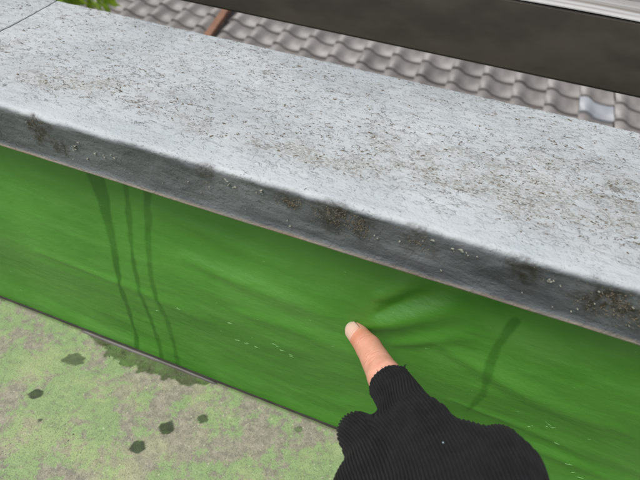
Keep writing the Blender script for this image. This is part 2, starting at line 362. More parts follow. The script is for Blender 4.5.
def make_slab(x0, x1, fine):
    n = int((x1 - x0) / (0.0022 if fine else 0.012)) + 2
    xs = np.linspace(x0, x1, n); pr = np.array(PROF)
    Xs = np.repeat(xs, len(pr)); Yp = np.tile(pr[:, 0], n); Zp = np.tile(pr[:, 1], n)
    top = sstep(ZT - 0.009, ZT - 0.004, Zp)
    fr = (Yp < YF + 0.002) & (Zp > ZB + 0.004) & (Zp < ZT - 0.004)
    Zp = Zp + top * (0.0011 * (vd.fbm(Xs * 26 + 3, Yp * 26 + 3, 4) - .5) + 0.0005 * (ve(Xs * 330 + 9, Yp * 330 + 9) - .5))
    Yp = Yp - fr * (0.0011 * (vd.fbm(Xs * 30 + 60, Zp * 90 + 3, 4) - .5) + 0.0005 * (ve(Xs * 160 + 9, Zp * 330 + 9) - .5))
    lipm = (np.tile(pr[:, 1], n) < ZB + 0.0023) & (np.tile(pr[:, 0], n) < YF + 0.01)
    Zp = Zp + lipm * 0.0012 * (ve.fbm(Xs * 18 + 50, Xs * 0 + 4, 3) - .5)
    o = np_mesh('coping_slab', np.stack([Xs, Yp, Zp], 1), grid_faces(n, len(pr))[:, ::-1], M_COP, par); P(o)
    # end faces
    bm = bmesh.new(); bm.from_mesh(o.data)
    bm.verts.ensure_lookup_table()
    for off in (0, (n - 1) * len(pr)):
        try: bm.faces.new([bm.verts[off + i] for i in range(len(pr))])
        except ValueError: pass
    bmesh.ops.recalc_face_normals(bm, faces=bm.faces[:])
    bm.to_mesh(o.data); bm.free()
    o.data.polygons.foreach_set('use_smooth', [True] * len(o.data.polygons)); o.data.polygons[-1].use_smooth = False; o.data.polygons[-2].use_smooth = False
    attr(o, 'dirt', dirt_field(Xs, Yp) * top)
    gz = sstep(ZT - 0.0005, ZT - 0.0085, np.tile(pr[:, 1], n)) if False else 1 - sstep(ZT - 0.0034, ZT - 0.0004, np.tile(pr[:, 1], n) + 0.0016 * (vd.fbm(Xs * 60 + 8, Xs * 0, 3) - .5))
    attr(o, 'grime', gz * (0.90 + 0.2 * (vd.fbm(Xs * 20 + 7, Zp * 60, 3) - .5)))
    ms = np.zeros(len(Xs)); nz = ve.fbm(Xs * 150 + 20, Zp * 150 + Yp * 150 + 20, 4) - .5
    for mx, mz, ra, rb, st in mossy:
        d = np.hypot((Xs - mx) / (ra * 1.25), (Zp - mz) / (rb * 1.25)) + 1.5 * nz
        ms = np.maximum(ms, st * (1 - sstep(0.35, 1.0, d)))
    attr(o, 'moss', ms * (1 - sstep(YF + 0.0012, YF + 0.0035, np.tile(pr[:, 0], n))))
    attr(o, 'lip', lipm.astype(float))
    return o
JX0, JX1 = -0.3685, -0.3905          # the joint runs slightly skew in plan
slab_a = make_slab(-1.385, -0.3795, True); slab_b = make_slab(-0.3783, 0.62, True)
make_slab(-2.39, -1.3862, False); make_slab(0.6212, 1.63, False); make_slab(1.6312, 2.6, False)
for sl, ref in ((slab_a, -0.3795), (slab_b, -0.3783)):
    co = np.empty(len(sl.data.vertices) * 3, np.float32); sl.data.vertices.foreach_get('co', co); co = co.reshape(-1, 3)
    w = np.clip(1 - np.abs(co[:, 0] - ref) / 0.05, 0, 1)
    co[:, 0] += w * (-0.022 * ((co[:, 1] - 0.074) / 0.074) + 0.011) + w * 0.0007 * (ve.fbm(co[:, 1] * 70 + 4, co[:, 1] * 0, 2) - .5)
    sl.data.vertices.foreach_set('co', co.ravel()); sl.data.update()

# lichen crumbs (uncountable) on the two slabs in view
def crumbs(xa, xb, ncand, slab, seed):
    r = random.Random(seed); V, F = [], []
    rs = np.random.RandomState(seed)
    xs = rs.uniform(xa, xb, ncand); ys = rs.uniform(YF + 0.004, YB - 0.003, ncand)
    df = dirt_field(xs, ys); cl = sstep(0.5, 0.7, ve.fbm(xs * 45 + 8, ys * 60 + 8, 3)); u = rs.rand(ncand)
    vv = (ys - YF) / (YB - YF)
    keep = u < (0.50 * df ** 1.3 + 0.34 * cl * sstep(0.14, 0.3, vv) + 0.015)
    def one(x, y, z, a, b, h, ang, vertical=False):
        base = len(V); k = 5; ca, sa = math.cos(ang), math.sin(ang)
        for i in range(k):
            th = 2 * math.pi * i / k + r.uniform(-.3, .3); q = r.uniform(.65, 1.15)
            p, s = a * q * math.cos(th), b * q * math.sin(th); p, s = p * ca - s * sa, p * sa + s * ca
            V.append((x + p, y - 0.0 * s, z + s) if vertical else (x + p, y + s, z))
        p, s = r.uniform(-.3, .3) * a, r.uniform(-.3, .3) * b
        V.append((x + p, y - h, z + s) if vertical else (x + p, y + s, z + h))
        for i in range(k): F.append((base + i, base + (i + 1) % k, base + k))
    zt = lambda x, y: ZT + 0.001 * (y - YF) / 0.19 + 0.0011 * (vd.fbm(np.array([x * 26 + 3]), np.array([y * 26 + 3]), 4)[0] - .5) + 0.0005 * (ve(np.array([x * 330 + 9]), np.array([y * 330 + 9]))[0] - .5)
    kx, ky = xs[keep], ys[keep]
    kz = ZT + 0.001 * (ky - YF) / 0.19 + 0.0011 * (vd.fbm(kx * 26 + 3, ky * 26 + 3, 4) - .5) + 0.0005 * (ve(kx * 330 + 9, ky * 330 + 9) - .5)
    for x, y, z in zip(kx, ky, kz):
        big = r.random(); far = (y - YF) / (YB - YF)
        s = r.uniform(.00022, .00050) if big < .80 else r.uniform(.0005, .00085) if big < .975 else r.uniform(.0008, .0014)
        st = 1.0 + .5 * r.random() + 1.2 * far * r.random()
        one(x, y, z - 0.00010, s * st, s * r.uniform(.5, .85), s * r.uniform(.25, .6), r.gauss(0, .5))
    # short squiggles of crust drawn out along the slab
    for c in range(int((xb - xa) * 1700)):
        cx, cy = r.uniform(xa, xb), YF + (YB - YF) * (0.16 + 0.82 * r.random()); L = r.uniform(.0007, .0032); ang = r.gauss(.05, .25); dark = r.random()
        for q in range(int(4 + L * 3200)):
            f = r.uniform(-1, 1); x = cx + L * f * math.cos(ang); y = cy + L * f * math.sin(ang) + r.gauss(0, .0007)
            if not (YF + .006 < y < YB - .004): continue
            s = r.uniform(.0002, .00045 + .0003 * dark); one(x, y, zt(x, y) - .0001, s * 1.5, s * .8, s * .7, r.gauss(0, .4))
    # crumbs on the mossy patches of the front edge
    for mx, mz, ra, rb, st in mossy:
        if not (xa < mx < xb): continue
        for k in range(int(260 * st * ra / .01)):
            x = r.gauss(mx, ra * .55); z = r.gauss(mz, rb * .5)
            if z > ZT - .004 or z < ZB + .005: continue
            s = r.uniform(.0002, .0005)
            one(x, YF + .0002, z, s * 1.3, s, s * .9, r.gauss(0, .6), True)
    o = mesh_obj('lichen_crust', V, F, M_CRUST, slab); tag(o, kind='stuff'); return o
crumbs(-0.60, -0.40, 14000, slab_a, 5); crumbs(-0.36, 0.26, 60000, slab_b, 6)
# pale flakes on the front edge
fv, ff = [], []
def flake(x, z, L, w, ang):
    b = len(fv); ca, sa = math.cos(ang), math.sin(ang)
    for u, s, k in ((-L, 0, .2), (-L * .2, w, .6), (L, w * .3, .4), (L * .2, -w, .9)):
        fv.append((x + u * ca - s * sa, YF - 0.0007 - 0.0006 * k, z + u * sa + s * ca))
    fv.append((x, YF + 0.0006, z)); ff.append((b, b + 3, b + 2, b + 1))
    ff.extend([(b + i, b + (i + 1) % 4, b + 4) for i in range(4)])
fx_list = [(-0.2185, .2318), (-0.2175, .2305), (-0.216, .2325), (-0.203, .2315), (-0.1965, .2305), (-.190, .2335), (-.2105, .2255), (-.115, .2395), (-.1125, .2385), (-.108, .2365), (-.094, .2385), (-.092, .2395), (.004, .2405), (.0145, .2385), (.0205, .2395), (.0235, .239), (.0605, .2375), (.062, .237), (.0175, .2400), (.085, .2385)]
for x, z in fx_list:
    for k in range(2): flake(x + rnd.gauss(0, .0012), z + rnd.gauss(0, .0006), rnd.uniform(.0004, .0012), rnd.uniform(.00012, .0003), rnd.gauss(-.1, .5))
for k in range(50): flake(rnd.uniform(-.36, .2), rnd.uniform(ZB + .006, ZT - .006), rnd.uniform(.0003, .0008), rnd.uniform(.00012, .0003), rnd.gauss(0, .5))
tag(mesh_obj('paint_flakes', fv, ff, M_FLAKE, slab_b), kind='stuff')

# moss tufts on the damp patch of the floor, and loose grit
mv, mf = [], []
def tuft(V, F, x, y, s, h, k=5):
    b = len(V)
    for i in range(k):
        th = 2 * math.pi * i / k + rnd.uniform(-.3, .3); q = rnd.uniform(.6, 1.2) * s
        V.append((x + q * math.cos(th), y + q * math.sin(th), -0.0004))
    V.append((x + rnd.gauss(0, .3) * s, y + rnd.gauss(0, .3) * s, h))
    F.extend([(b + i, b + (i + 1) % k, b + k) for i in range(k)])
for k in range(1900):
    x = rnd.uniform(-.283, -.145); d = float(moss_depth(x)); y = -rnd.uniform(0.2, 1) ** .8 * d
    if y > -.0075 or noise.noise((x * 90, y * 90, 4)) < -.15: continue
    s = rnd.uniform(.00025, .0008); tuft(mv, mf, x, y, s, s * rnd.uniform(.8, 1.6))
tag(mesh_obj('moss', mv, mf, M_MOSS, floor), kind='stuff')
M_GRIT = mat_simple('pale_grit', (0.24, 0.22, 0.15), (0.42, 0.42, 0.28), 120, 0.9)
gv, gf = [], []
for k in range(5200):
    x = rnd.uniform(-.46, .02); y = -rnd.uniform(.008, .2)
    if noise.noise((x * 22, y * 22, 7)) < -.1 + .3 * rnd.random(): continue
    s = rnd.uniform(.00018, .00042) if rnd.random() < .96 else rnd.uniform(.0005, .0008); tuft(gv, gf, x, y, s, s * .9, 4)
tag(mesh_obj('grit', gv, gf, M_GRIT, floor), kind='stuff')
gv, gf = [], []
for k in range(9000):
    x = rnd.uniform(-.46, .02); y = -rnd.uniform(.004, .2)
    if noise.noise((x * 30, y * 30, 17)) < -.25 + .5 * rnd.random(): continue
    s = rnd.uniform(.00018, .00040) if rnd.random() < .97 else rnd.uniform(.0004, .0007); tuft(gv, gf, x, y, s, s * .9, 4)
for k in range(900):
    x = rnd.uniform(-.46, .02); s = rnd.uniform(.0002, .0006); tuft(gv, gf, x, -.0035 - abs(rnd.gauss(0, .0018)), s, s * 1.1, 4)
tag(mesh_obj('dark_grit', gv, gf, M_CRUST, floor), kind='stuff')

# ================================================================== SAFETY RAIL
rail = empty('safety_rail', (0, 0.26, 0.25))
tag(rail, 'brown horizontal rail with dark backlit face and worn sky-lit top running behind the coping', 'railing')
def RP(o): o.location = (0, -0.26, -0.25); return o
RP(box('rail_beam', (-2.4, 2.2, 0.230, 0.298, 0.2505, 0.3055), M_RAIL, rail, 0.002))
# worn top board, slightly uneven, sky light put into its pale colour
tx = np.linspace(-2.4, 2.2, 400); v = []
for x in tx:
    j = -abs(0.0008 * noise.noise((x * 12, 0, 5))); k = abs(.0008 * noise.noise((x * 9, 4, 5)))
    for (yy, zz) in ((.2295, .3056), (.2292, .3064), (.2312, .3076), (.245, .3086), (.262, .3080), (.280, .3087), (.2955, .3076), (.2985, .3066), (.2985, .3056)): v.append((x, yy + j, zz + k))
RP(np_mesh('rail_cap', v, grid_faces(400, 9)[:, ::-1], M_RAILTOP, rail))
for px in (-2.1, 1.7):
    RP(box('post', (px - .03, px + .03, 0.172, 0.2298, -.35, 0.29), M_RAIL, rail, .002))

# ================================================================== NEIGHBOURING HOUSE with tiled roof
PITCH = math.radians(15); TW, TE, TL, TH = 0.286, 0.232, 0.285, 0.026
Y0, Z0 = 4.44, -1.194                     # a point on one row joint
cP, sP = math.cos(PITCH), math.sin(PITCH)
house = empty('neighbouring_house', (-2.0, 7.0, -5.2))
tag(house, 'low house beyond the parapet with rows of wavy grey roof tiles', 'house')
HO = Vector((2.0, -7.0, 5.2))
def HP(o): o.location = HO; return o
def roof_pt(x, d, h=0): return (x, Y0 + d * cP - h * sP, Z0 + d * sP + h * cP)
EAVE, RIDGE = -1.05, 4.6
HX0, HX1 = -7.7, 3.3
v = [roof_pt(HX0, EAVE, -.02), roof_pt(HX1, EAVE, -.02), roof_pt(HX1, RIDGE, -.02), roof_pt(HX0, RIDGE, -.02)]
v += [roof_pt(HX0, EAVE, -.16), roof_pt(HX1, EAVE, -.16), roof_pt(HX1, RIDGE, -.16), roof_pt(HX0, RIDGE, -.16)]
ry, rz = roof_pt(0, RIDGE, -.02)[1:]; ey, ez = roof_pt(0, EAVE, -.02)[1:]
roof = HP(mesh_obj('roof', v, [(0, 1, 2, 3), (7, 6, 5, 4), (0, 4, 5, 1), (2, 6, 7, 3), (1, 5, 6, 2), (0, 3, 7, 4)], M_GAP, house))
HP(box('back_roof', (HX0, HX1, ry, 2 * ry - ey, ez - .12, ez), M_TILE, house))
HP(box('house_wall', (HX0 + .3, HX1 - .3, ey + .45, 2 * ry - ey - .45, -5.2, ez - .13), M_WALLH, house))
HP(box('gutter', (HX0, HX1, ey - .12, ey - .01, ez - .14, ez - .03), M_STRIP, house, .02))
NS = 10
TPS = [0, .1, .2, .3, .4, .5, .6, .7, .8, .9, 1.0]; TPH = [.016, .031, .033, .020, -.001, -.013, -.018, -.020, -.020, -.018, -.010]
def tile_profile(s):
    return float(np.interp(s, TPS, TPH))
def tile_data(x, d, lift=True):
    V = []
    for t, hh in ((0.0, TH), (TL, 0.0)):
        for i in range(NS + 1):
            s = i / NS; V.append(roof_pt(x + s * (TW + .008), d + t, tile_profile(s) + .012 + hh))
    for i in range(NS + 1):
        s = i / NS; V.append(roof_pt(x + s * (TW + .008), d, tile_profile(s) + .012 - .001))
    n = NS + 1
    F = [(i, i + 1, n + i + 1, n + i) for i in range(NS)] + [(2 * n + i, 2 * n + i + 1, i + 1, i) for i in range(NS)]
    return V, F
V0, F0 = tile_data(0, 0)
base = np.array(V0) - np.array(roof_pt(0, 0))
def tile_mesh(mat):
    me = bpy.data.meshes.new('roof_tile'); me.from_pydata([tuple(p) for p in base], [], F0); me.update(); me.materials.append(mat)
    me.polygons.foreach_set('use_smooth', [i < NS for i in range(len(F0))]); return me
TM, TMW = tile_mesh(M_TILE), tile_mesh(M_TILEW)
XC0 = 0.907 - 26 * TW; ncol = 34
restV, restF = [], []
rr = random.Random(4)
for row in range(-4, 19):
    for c in range(-4, ncol + 4):
        x = XC0 + c * TW; d = row * TE
        if x + TW > HX1 or x < HX0 or d > RIDGE - .1: continue
        p = roof_pt(x, d)
        if -3 <= row <= 4 and 0 <= c < ncol:
            o = bpy.data.objects.new('roof_tile', TM); COL.objects.link(o); o.parent = roof
            o.location = (p[0] + rr.gauss(0, .002), p[1], p[2] + rr.gauss(0, .0015)); o.rotation_euler = (rr.gauss(0, .006), rr.gauss(0, .006), rr.gauss(0, .005))
            if row == -1 and c == 26: o.data = TMW
        else:
            b = len(restV); restV += [(q[0] + p[0], q[1] + p[1], q[2] + p[2]) for q in base]; restF += [tuple(i + b for i in f) for f in F0]
tag(mesh_obj('roof_tiles', restV, restF, M_TILE, roof, True), kind='stuff')

# brown strip lying over the tiles down the slope
p0 = Vector(roof_pt(-2.506, -1.0, .075)); p1 = Vector(roof_pt(-2.87, 2.4, .075)); d = (p1 - p0).normalized()
up = Vector((0, -sP, cP)); sd = d.cross(up).normalized()
v = []
for q in (p0, p1):
    for a, b in ((-.036, -.022), (.036, -.022), (.036, .022), (.030, .026), (-.030, .026), (-.036, .022)): v.append(q + sd * a + up * b - p0)
bt = mesh_obj('roof_batten', v, [(i, (i + 1) % 6, 6 + (i + 1) % 6, 6 + i) for i in range(6)] + [(5, 4, 3, 2, 1, 0), (6, 7, 8, 9, 10, 11)], M_BATTEN)
bt.location = p0
tag(bt, 'narrow rust brown strip lying over the grey roof tiles', 'roof batten')

# ================================================================== TREE
def leaf_mat():
    t = NT('spring_leaf'); oi = t.noise(2.2, 3); n = t.noise(9, 2)
    c = t.mix(t.ramp(n, .3, .7), (0.19, 0.33, 0.02), (0.32, 0.46, 0.04)); t.color(c); t.set(Roughness=.5)
    tr = t.n.new('ShaderNodeBsdfTranslucent'); t.l(t.mix(.5, c, (0.55, 0.75, 0.06)), tr.inputs[0])
    ms = t.n.new('ShaderNodeMixShader'); ms.inputs[0].default_value = .5
    t.l(t.b.outputs[0], ms.inputs[1]); t.l(tr.outputs[0], ms.inputs[2]); t.l(ms.outputs[0], t.n['Material Output'].inputs[0]); return t.m
M_LEAF = leaf_mat()
TB = Vector((-3.36, 2.85, -5.16))
tree = empty('tree', TB); tag(tree, 'bright green leafy tree top beyond the far end of the coping', 'tree')
def tube(V, F, pts, rs, k=7):
    b0 = len(V)
    for i, p in enumerate(pts):
        a = (pts[min(i + 1, len(pts) - 1)] - pts[max(i - 1, 0)]).normalized()
        u = a.orthogonal().normalized(); w = a.cross(u)
        for j in range(k):
            th = 2 * math.pi * j / k; V.append(p + (u * math.cos(th) + w * math.sin(th)) * rs[i])
    for i in range(len(pts) - 1):
        for j in range(k): F.append((b0 + i * k + j, b0 + i * k + (j + 1) % k, b0 + (i + 1) * k + (j + 1) % k, b0 + (i + 1) * k + j))
tv, tf, lv, lf = [], [], [], []
rt = random.Random(12)
CC = Vector((0.05, 0.05, 4.85))
tube(tv, tf, [Vector((0, 0, 0)), Vector((.05, .02, 1.4)), Vector((-.03, .05, 2.8)), Vector((.03, .03, 4.2)), Vector((0.05, .05, 5.3))], [.13, .11, .09, .06, .02])
def leaf(p, dr, L, W):
    b = len(lv); s = dr.cross(Vector((rt.gauss(0, 1), rt.gauss(0, 1), rt.gauss(0, 1)))).normalized(); nn = s.cross(dr).normalized()
    for t, w, h in ((0, 0, 0), (.3, .8, .05), (.65, .75, .02), (1, 0, -.12)):
        if w: lv.append(p + dr * L * t + s * W * w + nn * L * h); lv.append(p + dr * L * t - s * W * w + nn * L * h)
        else: lv.append(p + dr * L * t + nn * L * h)
    lf.extend([(b, b + 1, b + 2), (b + 1, b + 3, b + 4, b + 2), (b + 3, b + 5, b + 4)])
for k in range(60):
    th = rt.uniform(0, 2 * math.pi); z0 = rt.uniform(3.0, 5.0); rad = rt.uniform(.2, .50) * (1.1 - .35 * abs(z0 - 4.2))
    a = Vector((0.02, .03, z0)); e = Vector((rad * math.cos(th), rad * math.sin(th), z0 + rt.uniform(.0, .4)))
    m = a.lerp(e, .5) + Vector((0, 0, .12)); tp = e + Vector((.10 * math.cos(th), .10 * math.sin(th), -.2))
    tube(tv, tf, [a, m, e, tp], [.028, .018, .010, .004], 5)
    for q in range(75):
        f = rt.uniform(.25, 1.0); pos = (a.lerp(m, f * 2) if f < .5 else m.lerp(e, f * 2 - 1)) if rt.random() < .55 else e.lerp(tp, rt.random())
        pos = pos + Vector((rt.gauss(0, .06), rt.gauss(0, .06), rt.gauss(0, .08)))
        dr = Vector((math.cos(th) * .5 + rt.gauss(0, .5), math.sin(th) * .5 + rt.gauss(0, .5), -.6 + rt.gauss(0, .4))).normalized()
        leaf(pos, dr, rt.uniform(.08, .15), rt.uniform(.015, .028))
mesh_obj('trunk', tv, tf, M_BARK, tree, True); mesh_obj('crown', lv, lf, M_LEAF, tree)

# ================================================================== PERSON: hand in a fingerless glove
JT = {k: np.array(v) for k, v in {
 'tip': (-0.0262, -0.0084, 0.1386), 'dip': (-0.0142, -0.0230, 0.1455), 'pip': (0.0008, -0.0483, 0.1570), 'imcp': (0.0269, -0.0825, 0.1706), 'iw': (0.0374, -0.1478, 0.1962),
 'mmcp': (0.0442, -0.0923, 0.1805), 'mw': (0.0437, -0.1504, 0.2031), 'rmcp': (0.0567, -0.0957, 0.1912), 'rw': (0.0500, -0.1505, 0.2069),
 'pmcp': (0.0625, -0.1013, 0.1930), 'pw': (0.0557, -0.1497, 0.2065), 'mp': (0.0542, -0.0753, 0.1490), 'md': (0.0529, -0.1004, 0.1535),
 'rp': (0.0649, -0.0730, 0.1663), 'rd': (0.0638, -0.1035, 0.1662), 'pp': (0.0730, -0.0922, 0.1680), 'pd': (0.0680, -0.1103, 0.1709),
 'tt': (-0.0042, -0.0863, 0.1552), 'tm': (0.0092, -0.1167, 0.1634), 'tmid': (0.0048, -0.0968, 0.1563), 'web': (0.0084, -0.0838, 0.1613), 'tb': (0.0323, -0.1527, 0.1893), 'wr': (0.0451, -0.1750, 0.2119), 'fa': (0.066, -0.245, 0.236)}.items()}
RIBC, RIBD = np.array((-0.0258, -0.1441, 0.1658)), np.array((0.13736596, 0.50861599, -0.84996492))
def cone_sdf(p, a, b, ra, rb):
    ab = b - a; L2 = ab @ ab; t = np.clip(((p - a) @ ab) / L2, 0, 1)
    return np.linalg.norm(p - a - t[..., None] * ab, axis=-1) - (ra + (rb - ra) * t)
def smin(a, b, k):
    h = np.clip(0.5 + 0.5 * (b - a) / k, 0, 1); return b + (a - b) * h - k * h * (1 - h)
def surface_net(fn, lo, hi, h):
    ax = [np.arange(lo[i], hi[i] + h, h) for i in range(3)]; n = [len(a) for a in ax]
    F = np.empty(n, np.float32)
    for i in range(n[0]):
        g = np.stack(np.meshgrid(ax[0][i:i + 1], ax[1], ax[2], indexing='ij'), -1); F[i] = fn(g.reshape(-1, 3)).reshape(n[1], n[2])
    I = F < 0; c = [m - 1 for m in n]
    cs = {(a, b, d): (slice(a, c[0] + a), slice(b, c[1] + b), slice(d, c[2] + d)) for a in (0, 1) for b in (0, 1) for d in (0, 1)}
    cnt = np.zeros(c, np.int8)
    for s in cs.values(): cnt += I[s]
    act = (cnt > 0) & (cnt < 8); idx = np.full(c, -1, np.int64); ids = np.argwhere(act); idx[act] = np.arange(len(ids))
    pos = np.zeros((len(ids), 3)); num = np.zeros(len(ids))
    for a in cs:
        for k in range(3):
            if a[k]: continue
            b = list(a); b[k] = 1
            fa = F[tuple(ids[:, j] + a[j] for j in range(3))]; fb = F[tuple(ids[:, j] + b[j] for j in range(3))]
            m = (fa < 0) != (fb < 0); t = np.where(m, fa / np.where(m, fa - fb, 1), 0)
            q = np.tile(np.array(a, float), (len(ids), 1)); q[:, k] += t
            pos += q * m[:, None]; num += m
    V = (ids + pos / num[:, None]) * h + np.array(lo)
    Q = []
    for k in range(3):
        u, w = (k + 1) % 3, (k + 2) % 3
        sl0 = [slice(None)] * 3; sl1 = [slice(None)] * 3; sl0[k] = slice(0, -1); sl1[k] = slice(1, None)
        e = np.argwhere(I[tuple(sl0)] != I[tuple(sl1)])
        ok = (e[:, u] > 0) & (e[:, w] > 0) & (e[:, u] < c[u]) & (e[:, w] < c[w]); e = e[ok]
        inside = I[tuple(e.T)]
        def at(du, dw):
            q = e.copy(); q[:, u] += du; q[:, w] += dw; return idx[tuple(q.T)]
        f = np.stack([at(-1, -1), at(0, -1), at(0, 0), at(-1, 0)], 1); f[~inside] = f[~inside][:, ::-1]; Q.append(f)
    return V, np.concatenate(Q)
def relax(V, Q, it=3, lam=0.5):
    e = np.concatenate([Q[:, [0, 1]], Q[:, [1, 2]], Q[:, [2, 3]], Q[:, [3, 0]]]); e = np.concatenate([e, e[:, ::-1]])
    deg = np.bincount(e[:, 0], minlength=len(V))[:, None].clip(1)
    for _ in range(it):
        s = np.stack([np.bincount(e[:, 0], V[e[:, 1], k], len(V)) for k in range(3)], 1); V = V + lam * (s / deg - V)
    return V
def largest_piece(V, Q):
    lab = np.arange(len(V))
    while True:
        m = lab[Q].min(1); new = lab.copy()
        for k in range(4): np.minimum.at(new, Q[:, k], m)
        new = new[new]
        if (new == lab).all(): break
        lab = new
    best = np.bincount(lab).argmax(); keep = lab == best; idx = np.cumsum(keep) - 1
    return V[keep], idx[Q[keep[Q[:, 0]]]]
def subdiv(V, Q):
    nv = len(V); e = np.sort(np.concatenate([Q[:, [0, 1]], Q[:, [1, 2]], Q[:, [2, 3]], Q[:, [3, 0]]]), 1)
    ue, inv = np.unique(e, axis=0, return_inverse=True); inv = inv.ravel(); nq = len(Q)
    em = nv + inv.reshape(4, nq).T; fc = nv + len(ue) + np.arange(nq)
    V2 = np.concatenate([V, V[ue].mean(1), V[Q].mean(1)])
    Q2 = np.concatenate([np.stack([Q[:, k], em[:, k], fc, em[:, (k + 3) % 4]], 1) for k in range(4)])
    return V2, Q2
def vnormals(V, Q):
    n = np.cross(V[Q[:, 2]] - V[Q[:, 0]], V[Q[:, 3]] - V[Q[:, 1]]); N = np.zeros_like(V)
    for k in range(4):
        for a in range(3): N[:, a] += np.bincount(Q[:, k], n[:, a], len(V))
    return N / np.linalg.norm(N, axis=1)[:, None].clip(1e-12)
J = JT
def chain_sdf(p, seq, k=.006):
    d = None
    for a, b, ra, rb in seq:
        c = cone_sdf(p, J[a], J[b], ra, rb); d = c if d is None else smin(d, c, k)
    return d
axI = J['imcp'] - J['pip']; axI = axI / np.linalg.norm(axI)
def skin_sdf(p):
    d = chain_sdf(p, [('tip', 'dip', .0071, .0083), ('dip', 'pip', .0083, .0101), ('pip', 'imcp', .0101, .0125)], .002)
    for seq, k in (([('imcp', 'iw', .013, .014), ('mmcp', 'mw', .013, .014), ('rmcp', 'rw', .0125, .014), ('pmcp', 'pw', .0115, .014), ('tm', 'tb', .0125, .016), ('wr', 'fa', .023, .027)], .010),
                   ([('tt', 'tmid', .0092, .0088), ('tmid', 'tm', .0088, .0125)], .003), ([('mmcp', 'mp', .0125, .0105), ('mp', 'md', .0105, .0085)], .003), ([('rmcp', 'rp', .0120, .0098), ('rp', 'rd', .0098, .0080)], .003),
                   ([('pmcp', 'pp', .0105, .0088), ('pp', 'pd', .0088, .0070)], .003)):
        d = smin(d, chain_sdf(p, seq, k), .004)
    return d
CUT = .0062
def glove_sdf(p):
    d = chain_sdf(p, [('imcp', 'iw', .0155, .0165), ('mmcp', 'mw', .0152, .0165), ('rmcp', 'rw', .0150, .0165), ('pmcp', 'pw', .0140, .0165)], .007)
    d = smin(d, chain_sdf(p, [('tm', 'tb', .0160, .0185)], .01), .012)
    d = smin(d, cone_sdf(p, J['wr'], J['fa'], .026, .030), .014)
    d = smin(d, chain_sdf(p, [('tmid', 'tm', .0110, .0155), ('web', 'tm', .0085, .0130), ('web', 'imcp', .0085, .0140)], .004), .006)
    d = smin(d, cone_sdf(p, J['tt'], J['tmid'], .0110, .0108), .004)
    for a, b, k in (('mmcp', 'mp', .006), ('rmcp', 'rp', .0015), ('pmcp', 'pp', .004)): d = smin(d, cone_sdf(p, J[a], J[b], .0136, .0122), k)
    s = cone_sdf(p, J['pip'] - axI * .006, J['imcp'], .0117, .0146)
    s = np.maximum(s, CUT - ((p - J['pip']) @ axI))
    d = smin(d, s, .007)
    return np.maximum(d, ((p - J['wr']) @ ((J['fa'] - J['wr']) / np.linalg.norm(J['fa'] - J['wr']))) - .04)
def skin_mat():
    t = NT('skin'); n = t.noise(160, 4); n2 = t.noise(60, 3); r = t.attr('red')
    n2 = t.noise(170, 5, .7); c = t.mix(t.ramp(n2, .3, .7), (0.63, 0.285, 0.205), (0.71, 0.365, 0.27)); c = t.mix(t.math('MULTIPLY', r, .75), c, (0.58, 0.215, 0.135))
    t.color(c); t.set(Roughness=.48, Subsurface_Weight=.12, Subsurface_Scale=.004); t.b.inputs['Subsurface Radius'].default_value = (1, .35, .2)
    t.normal(t.bump(t.noise(900, 3, .6, t.coord((1, 1, 1))), .25, .0003, t.bump(n, .15, .0005))); return t.m
def nail_mat():
    t = NT('fingernail'); a = t.attr('free')
    c = t.mix(t.ramp(a, .0, .25), (0.66, 0.36, 0.28), (0.72, 0.46, 0.38)); c = t.mix(t.ramp(a, .66, .84), c, (0.76, 0.58, 0.47)); t.color(c); t.set(Roughness=.3, Subsurface_Weight=.1, Subsurface_Scale=.002); return t.m
def knit_mat():
    t = NT('black_ribbed_knit'); n = t.noise(1300, 3, .7); n2 = t.noise(140, 4)
    u = t.attr('rib')
    c = t.mix(t.ramp(n2, .3, .7), (0.0085, 0.0085, 0.0095), (0.0145, 0.0145, 0.0158)); c = t.mix(t.ramp(n, .62, .75, 0, .35), c, (0.04, 0.04, 0.045))
    t.color(c); t.set(Roughness=.9, Sheen_Weight=.03, Sheen_Roughness=.5, Specular_IOR_Level=.2); w_ = t.math('ABSOLUTE', t.math('SINE', t.math('MULTIPLY', u, math.pi))); t.normal(t.bump(n, .5, .0004, t.bump(t.math('POWER', w_, .6), .8, .0006))); return t.m
person = empty('person', tuple(JT['fa'])); FA = -Vector(JT['fa'])
tag(person, 'hand in a black ribbed fingerless glove pointing its index finger at the green membrane', 'person')
def HPn(o): o.location = FA; return o
V, Q = surface_net(skin_sdf, (-.040, -.25, .125), (.100, 0.008, .262), .0011)
V, Q = largest_piece(V, Q); V = relax(V, Q, 9); V, Q = subdiv(V, Q); V = relax(V, Q, 4); N = vnormals(V, Q)
M_SKIN = skin_mat()
# skin creases across the finger joints
aF = J['tip'] - J['dip']; aF /= np.linalg.norm(aF); al = (V - J['tip']) @ aF       # 0 at tip centre, negative towards hand
nearI = (np.linalg.norm(V - J['dip'], axis=1) < .045)
toC = np.array(CAM) - J['dip']; toC -= aF * (toC @ aF); toC /= np.linalg.norm(toC)
left = -np.array((0.93502893, 0.3420106, 0.0935396)); left -= aF * (left @ aF); left /= np.linalg.norm(left)
nD = math.cos(.50) * toC + math.sin(.50) * left; nD /= np.linalg.norm(nD); sD = np.cross(aF, nD)
dors = np.clip(N @ toC, 0, 1)
lat = (V - J['tip']) @ sD
for pos, dep in ((-.0165, .00018), (-.0182, .00026), (-.0200, .00018), (-.036, .0002), (-.0385, .00028), (-.041, .0002), (-.0435, .0002)):
    V = V - N * (dep * nearI * dors * np.exp(-((al - pos - .0006 * np.sin(lat * 700 + pos * 9e3) - 18 * lat ** 2) / .00045) ** 2))[:, None]
body = HPn(np_mesh('hand', V, Q, M_SKIN, person))
